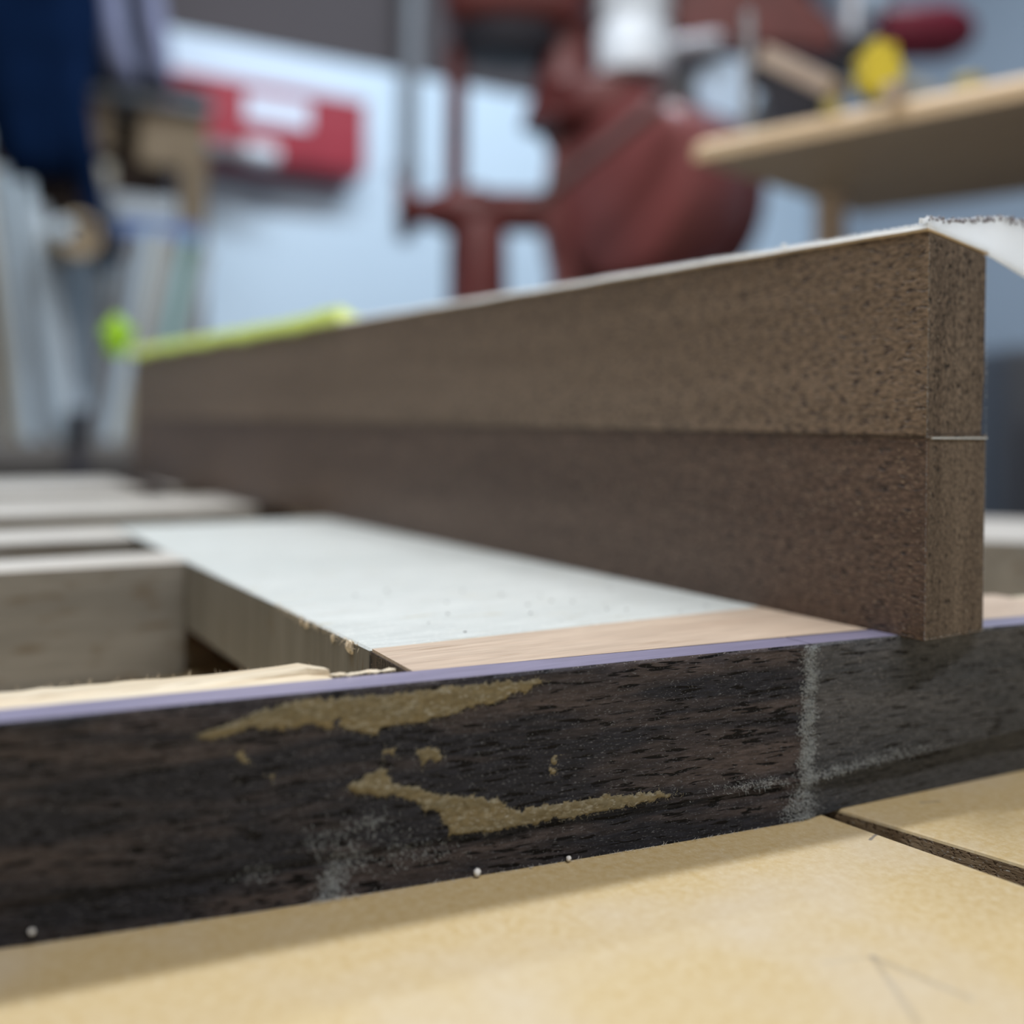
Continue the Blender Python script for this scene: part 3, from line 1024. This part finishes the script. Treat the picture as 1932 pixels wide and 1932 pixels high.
MB().lathe((0.066, 0, 1.36), (0, 0, 1), [(0, 0.06), (0.04, 0.045), (0.09, 0.036), (0.14, 0.038)], 28).build('neck', RI, mc, 'angle')
MB().lathe((0.112, 0, 1.348), (0, 0, 1), [(0, 0.062), (0.008, 0.082), (0.045, 0.088), (0.055, 0.084), (0.063, 0.06)], 40).build('collar', RI, mc, 'angle')
MB().lathe((0.095, 0.02, 1.332), (0, 0, 1), [(0, 0.05), (0.02, 0.062)], 30).build('collar_seat', M['dark_iron'], mc, 'angle')
m = MB().prism([(0.050, -0.03, 1.375), (0.150, -0.03, 1.375), (0.20, -0.03, 1.06), (0.02, -0.03, 1.06), (0.05, -0.03, 1.16), (0.035, -0.03, 1.23)], (0, 0.10, 0))
m.build('body', RI, mc)
ax = Vector((0.72, 0.69, 0))
h = MB().lathe((0.122, -0.095, 1.262), ax, [(0, 0.088), (0.006, 0.108), (0.02, 0.117), (0.125, 0.117), (0.13, 0.114)], 48)
h.build('motor_housing', M['red_housing'], mc, 'angle')
MB().lathe(Vector((0.122, -0.095, 1.262)) + ax * 0.131, ax, [(0, 0.119), (0.02, 0.120), (0.026, 0.116)], 48).build('end_ring', RI, mc, 'angle')
MB().rod((0.025, -0.115, 1.236), (0.175, -0.190, 1.345), 0.008, 16).build('lever', M['lever_brown'], mc, 'angle')
m = MB().prism([(0.200, -0.03, 1.56), (0.200, -0.03, 1.474), (0.25, -0.03, 1.462), (0.42, -0.03, 1.452), (0.42, -0.03, 1.492), (0.34, -0.03, 1.56)], (0, 0.07, 0))
bmesh.ops.bevel(m.bm, geom=list(m.bm.edges), offset=0.008, segments=2, affect='EDGES')
m.build('overarm', RI, mc)
MB().box((0.088, 0.03, 1.545), (0.30, 0.10, 1.75), 0.015, 2).build('arm_saddle', RI, mc, 'angle')
MB().box((0.41, -0.025, 1.435), (0.49, 0.03, 1.480), 0.006).build('head_link', M['dark_iron'], mc)
MB().lathe((0.475, 0, 1.487), (1, 0, 0.05), [(0, 0.022), (0.012, 0.034), (0.09, 0.036), (0.112, 0.028), (0.125, 0.018)], 28).build('drive_block', M['crimson'], mc, 'angle')
MB().rod((0.432, -0.035, 1.468), (0.432, -0.035, 1.64), 0.013, 18).build('spindle', M['steel'], mc, 'angle')
MB().lathe((0.462, -0.02, 1.505), (0, 0, 1), [(0, 0.012), (0.01, 0.02), (0.05, 0.02), (0.06, 0.01)], 20).build('pale_cap', M['dial_blue'], mc, 'angle')
MB().rod((0.19, -0.04, 1.452), (0.262, -0.04, 1.462), 0.012, 16).build('clamp_lever', M['steel'], mc, 'angle')
MB().box((0.185, 0.0, 1.35), (0.33, 0.03, 1.45), 0.008).build('dial_bracket', M['steel_grey'], mc)
MB().lathe((0.276, -0.004, 1.407), (0.1, -1, 0), [(0, 0.038), (0.005, 0.044), (0.012, 0.044), (0.016, 0.040)], 36).build('dial', M['dial_blue'], mc, 'angle')
xf = Matrix.Translation((0.7127, 1.205, 0)) @ Matrix.Rotation(-YAW, 4, 'Z')
p = xf @ Vector((0.150, -0.042, 1.4115))
jug = thing('white_jug', 'white plastic jug standing on the collar of the red machine', 'jug', p, -YAW)
MB().lathe((0, 0, 0), (0, 0, 1), [(0, 0.040), (0.004, 0.047), (0.055, 0.048), (0.064, 0.043), (0.070, 0.043), (0.08, 0.048), (0.15, 0.046), (0.17, 0.02)], 36).build('body', M['white_plastic'], jug, 'angle')
MB().rod((0, 0, 0.169), (0, 0, 0.185), 0.018, 20).build('cap', M['white_plastic'], jug, 'angle')

# ------------------------------------------------------------------ red box on the wall
rb = thing('red_wall_box', 'red metal box with white label mounted on the back wall', 'box', (0.414, 2.09, 1.4635))
MB().prism([(0, 0, 0.174), (0, 0, 0.030), (0, 0.006, 0.022), (0, 0.093, 0.012), (0, 0.093, 0.174)], (0.453, 0, 0)).build('case', M['red_box'], rb)
MB().box((-0.002, -0.002, 0.156), (0.455, 0.093, 0.176), 0.003).build('lid', M['red_box'], rb)
MB().box((0.196, -0.0025, 0.100), (0.330, 0.001, 0.153)).build('label_plate', M['label_white'], rb)
lt = thing('white_roll', 'white roll held in front of the red wall box', 'roll', (0.632, 2.064, 1.4945))
MB().lathe((-0.035, 0, 0), (1, 0, -0.05), [(0, 0.010), (0.006, 0.018), (0.055, 0.021), (0.07, 0.017), (0.074, 0.008)], 24).build('roll', M['white_plastic'], lt, 'angle')
MB().box((-0.13, 0.0, -0.012), (-0.03, 0.024, 0.012), 0.002).build('bracket', M['board_grey'], lt)

# ------------------------------------------------------------------ back bench, rack and leaning boards
bb = thing('back_bench', 'grey-brown bench along the back wall carrying the lumber', 'workbench', (-0.6, 1.74, 0))
MB().box((0, 0, 0.89), (1.25, 0.44, 0.93), 0.003).build('top', M['bench_grey'], bb)
MB().box((0.03, 0.03, 0.5), (1.22, 0.05, 0.89), 0.002).build('apron', M['bench_grey'], bb)
for x in (0.03, 1.15):
    for y in (0.05, 0.36):
        MB().box((x, y, 0), (x + 0.07, y + 0.07, 0.89), 0.003).build('leg', M['rack_wood'], bb)

rk = thing('lumber_rack', 'tan wooden rack with a shelf holding leaning boards by the back wall', 'rack', (0, 1.90, 0.93))
MB().box((0.445, 0.0, 0.0), (0.488, 0.035, 0.60), 0.003).build('post', M['rack_wood'], rk)
MB().box((0.305, 0.0, 0.0), (0.330, 0.03, 0.47), 0.003).build('post', M['board_cream'], rk)
MB().box((0.140, 0.0, 0.0), (0.166, 0.03, 0.56), 0.003).build('post', M['rack_wood'], rk)
MB().box((0.235, 0.0, 0.490), (0.330, 0.02, 0.575), 0.003).build('panel', M['rack_wood'], rk)
MB().box((0.370, 0.0, 0.475), (0.446, 0.02, 0.578), 0.003).build('panel', M['rack_wood'], rk)
MB().box((0.225, -0.02, 0.575), (0.495, 0.16, 0.592), 0.003).build('shelf', M['steel_grey'], rk)
MB().box((0.17, 0.10, 0.33), (0.445, 0.16, 0.575), 0.003).build('back_board', M['rack_dark'], rk)
MB().lathe((0.252, -0.03, 0.545), (0.3, -1, 0), [(-0.05, 0.010), (0, 0.012), (0.004, 0.020), (0.02, 0.022), (0.03, 0.016), (0.034, 0.004)], 24).build('peg', M['peg_wood'], rk, 'angle')
MB().lathe((0.165, -0.02, 0.540), (0.3, -1, 0), [(-0.03, 0.010), (0, 0.012), (0.004, 0.020), (0.02, 0.022), (0.03, 0.014)], 24).build('peg', M['peg_wood'], rk, 'angle')

tag(MB().box((0.325, 1.872, 1.308), (0.432, 1.897, 1.343), 0.002).build('short_board', M['board_white']), 'short pale grey board lying across in the lumber rack', 'board')
tag(MB().box((0.331, 1.865, 1.272), (0.470, 1.897, 1.302), 0.002).build('blue_board', M['board_blue']), 'slate blue board lying across below the short pale board', 'board')


def leaner(x_top, z_top, x_bot, w, mat, label, y=1.84, d=0.02, group=None):
    o = MB().prism([(x_bot - w / 2, y, 0.93), (x_bot + w / 2, y, 0.93), (x_top + w / 2, y, z_top), (x_top - w / 2, y, z_top - w * 0.15)], (0, d, 0))
    bmesh.ops.bevel(o.bm, geom=list(o.bm.edges), offset=0.0012, segments=1, affect='EDGES')
    return tag(o.build('leaning_board', M[mat]), label, 'board', 'boards leaning in the lumber rack')


leaner(0.357, 1.275, 0.296, 0.021, 'board_grey', 'grey board leaning right, first right of the tall cream post')
leaner(0.381, 1.285, 0.318, 0.0205, 'board_blue_white', 'bluish white board leaning right, second from the tall cream post', 1.835)
leaner(0.402, 1.280, 0.338, 0.018, 'board_cream', 'cream board leaning right, third from the tall cream post', 1.842)
leaner(0.421, 1.276, 0.357, 0.017, 'board_white', 'pale grey board leaning right, left of the green board', 1.838)
leaner(0.447, 1.272, 0.380, 0.022, 'board_green', 'green board leaning right in the lumber rack', 1.835)
leaner(0.474, 1.255, 0.402, 0.020, 'board_white', 'pale grey board leaning right, right of the green board', 1.84)
leaner(0.202, 1.300, 0.264, 0.020, 'board_white', 'pale grey board leaning left, right edge of the left stack', 1.8, 0.016)
leaner(0.178, 1.330, 0.240, 0.022, 'board_blue_white', 'bluish white board leaning left, second from the right of the left stack', 1.775, 0.016)
leaner(0.160, 1.300, 0.216, 0.018, 'board_grey', 'grey board leaning left, third from the right of the left stack', 1.8, 0.016)
leaner(0.144, 1.345, 0.194, 0.019, 'board_blue_white', 'tall bluish white board leaning left in the left stack', 1.775, 0.016)
leaner(0.124, 1.360, 0.170, 0.020, 'board_cream', 'tall cream board leaning left in the left stack', 1.8, 0.016)
leaner(0.104, 1.300, 0.144, 0.018, 'board_grey', 'grey board leaning left, left edge of the left stack', 1.775, 0.016)
leaner(0.082, 1.330, 0.118, 0.022, 'board_white', 'pale grey board at the far left of the left stack', 1.8, 0.016)
leaner(0.312, 1.36, 0.300, 0.018, 'board_grey', 'grey board standing between the two leaning stacks', 1.86, 0.02)

t = thing('cardboard_tube', 'tan tube lying end-on in the lumber rack below the navy coat', 'tube', (0.233, 1.710, 1.240), 0)
MB().lathe((0, 0.09, 0), (0.15, -1, 0), [(0, 0.028), (0.10, 0.033), (0.105, 0.030), (0.105, 0.024), (0.08, 0.022)], 36).build('tube', M['peg_wood'], t, 'angle')
MB().lathe((-0.012, 0.0, 0.006), (0.15, -1, 0), [(0, 0.015), (0.016, 0.017), (0.02, 0.013)], 28).build('paper_core', M['board_blue_white'], t, 'angle')
t = thing('bench_clamp', 'dark clamp standing on the back bench between the board stacks', 'clamp', (0.255, 1.745, 0.93))
MB().box((-0.014, -0.012, -0.075), (0.014, -0.005, 0.03), 0.002).build('jaw', M['dark_iron'], t)
MB().box((-0.014, -0.012, 0.0), (0.014, 0.03, 0.05), 0.003).build('head', M['dark_iron'], t)


def garment(name, label, mat, loc, prof, folds, cat, fold_amp=0.10):
    """hanging cloth: prof = list of (z, x centre, half width, half depth)"""
    t = thing(name, label, cat, loc)
    m = MB()
    rows = []
    seg = 40
    for z, cx, hw, hd in prof:
        ring = []
        for i in range(seg):
            a = 2 * math.pi * i / seg
            k = 1 + fold_amp * math.sin(a * folds + z * 3) + 0.06 * mnoise.noise(Vector((math.cos(a) * 2, z * 8, math.sin(a) * 2)))
            ring.append(m.bm.verts.new((cx + hw * math.cos(a) * k, hd * math.sin(a) * k, z)))
        rows.append(ring)
    for a, b in zip(rows, rows[1:]):
        for i in range(seg):
            j = (i + 1) % seg
            m.bm.faces.new((a[i], a[j], b[j], b[i]))
    m.bm.faces.new(rows[0][::-1])
    m.bm.faces.new(rows[-1])
    bmesh.ops.recalc_face_normals(m.bm, faces=m.bm.faces[:])
    m.build('cloth', M[mat], t, True)
    return t


co = garment('navy_coat', 'dark navy coat hanging at the far left in front of the lumber rack', 'navy', (0.19, 1.80, 1.34),
             [(0.0, 0.02, 0.035, 0.02), (0.03, 0.01, 0.055, 0.03), (0.12, 0.0, 0.075, 0.035), (0.20, 0.0, 0.090, 0.04), (0.28, -0.01, 0.105, 0.045), (0.38, -0.02, 0.10, 0.045), (0.46, -0.02, 0.06, 0.04), (0.50, -0.02, 0.02, 0.02)], 5, 'coat')
m = MB()
pts = [(0.045, -0.01, 0.22, 0.028), (0.062, -0.012, 0.10, 0.026), (0.084, -0.012, 0.0, 0.021), (0.100, -0.01, -0.07, 0.018), (0.108, -0.008, -0.14, 0.014)]
rows = []
for x, y, z, r_ in pts:
    rows.append([m.bm.verts.new((x + r_ * math.cos(a * math.pi / 10) * (1 + 0.08 * math.sin(a)), y + r_ * 0.8 * math.sin(a * math.pi / 10), z)) for a in range(20)])
for a, b in zip(rows, rows[1:]):
    for i in range(20):
        m.bm.faces.new((a[i], b[i], b[(i + 1) % 20], a[(i + 1) % 20]))
m.bm.faces.new(rows[0])
m.bm.faces.new(rows[-1][::-1])
bmesh.ops.recalc_face_normals(m.bm, faces=m.bm.faces[:])
m.build('sleeve', M['navy'], co, True)
MB().rod((-0.02, 0, 0.49), (-0.02, 0.10, 0.53), 0.006).build('hook', M['steel_grey'], co, 'angle')
garment('grey_jacket', 'grey-lavender jacket hanging right of the navy coat', 'lavender', (0.315, 1.84, 1.53),
        [(-0.01, 0.028, 0.016, 0.015), (0.02, 0.018, 0.022, 0.02), (0.08, 0.0, 0.023, 0.02), (0.16, -0.012, 0.024, 0.02), (0.24, -0.015, 0.027, 0.02), (0.30, -0.015, 0.02, 0.02)], 3, 'jacket', 0.06)
garment('grey_garment', 'second grey-lavender garment hanging nearest the red wall box', 'lavender', (0.385, 1.85, 1.535),
        [(0.0, 0.016, 0.014, 0.013), (0.02, 0.012, 0.018, 0.015), (0.08, 0.002, 0.021, 0.015), (0.16, -0.012, 0.021, 0.015), (0.24, -0.026, 0.021, 0.015), (0.30, -0.026, 0.016, 0.012)], 3, 'garment', 0.06)
garment('black_cloth', 'black cloth hanging behind the two grey-lavender garments', 'black_cloth', (0.355, 1.90, 1.52),
        [(0.0, 0.0, 0.06, 0.012), (0.04, 0.0, 0.066, 0.014), (0.12, -0.01, 0.066, 0.014), (0.24, -0.03, 0.06, 0.014), (0.33, -0.03, 0.04, 0.012)], 4, 'cloth', 0.05)
t = thing('hand_tool', 'small black tool lying on the rack shelf beside the red box', 'tool', (0.445, 1.885, 1.5222))
MB().lump((0, 0, 0.014), 0.012, 3, 0.2, (3.0, 1, 1.1)).build('grip', M['black_cloth'], t, True)
MB().lump((0.03, 0, 0.011), 0.010, 3, 0.2, (1.5, 1, 1)).build('nose', M['black_cloth'], t, True)

# ------------------------------------------------------------------ dark cabinet at the right
cb = thing('dark_cabinet', 'dark grey steel cabinet standing behind the bench at the right', 'cabinet', (1.46, 0.78, 0), -YAW)
MB().box((-0.2, 0, 0.04), (0.35, 0.4, 1.08), 0.02, 2).build('body', M['cabinet_dark'], cb, 'angle')
MB().box((-0.18, -0.012, 0.08), (0.33, 0.0, 0.98), 0.004).build('door', M['cabinet_dark'], cb)
MB().box((-0.19, 0.01, 0.0), (0.34, 0.39, 0.04)).build('plinth', M['dark_iron'], cb)
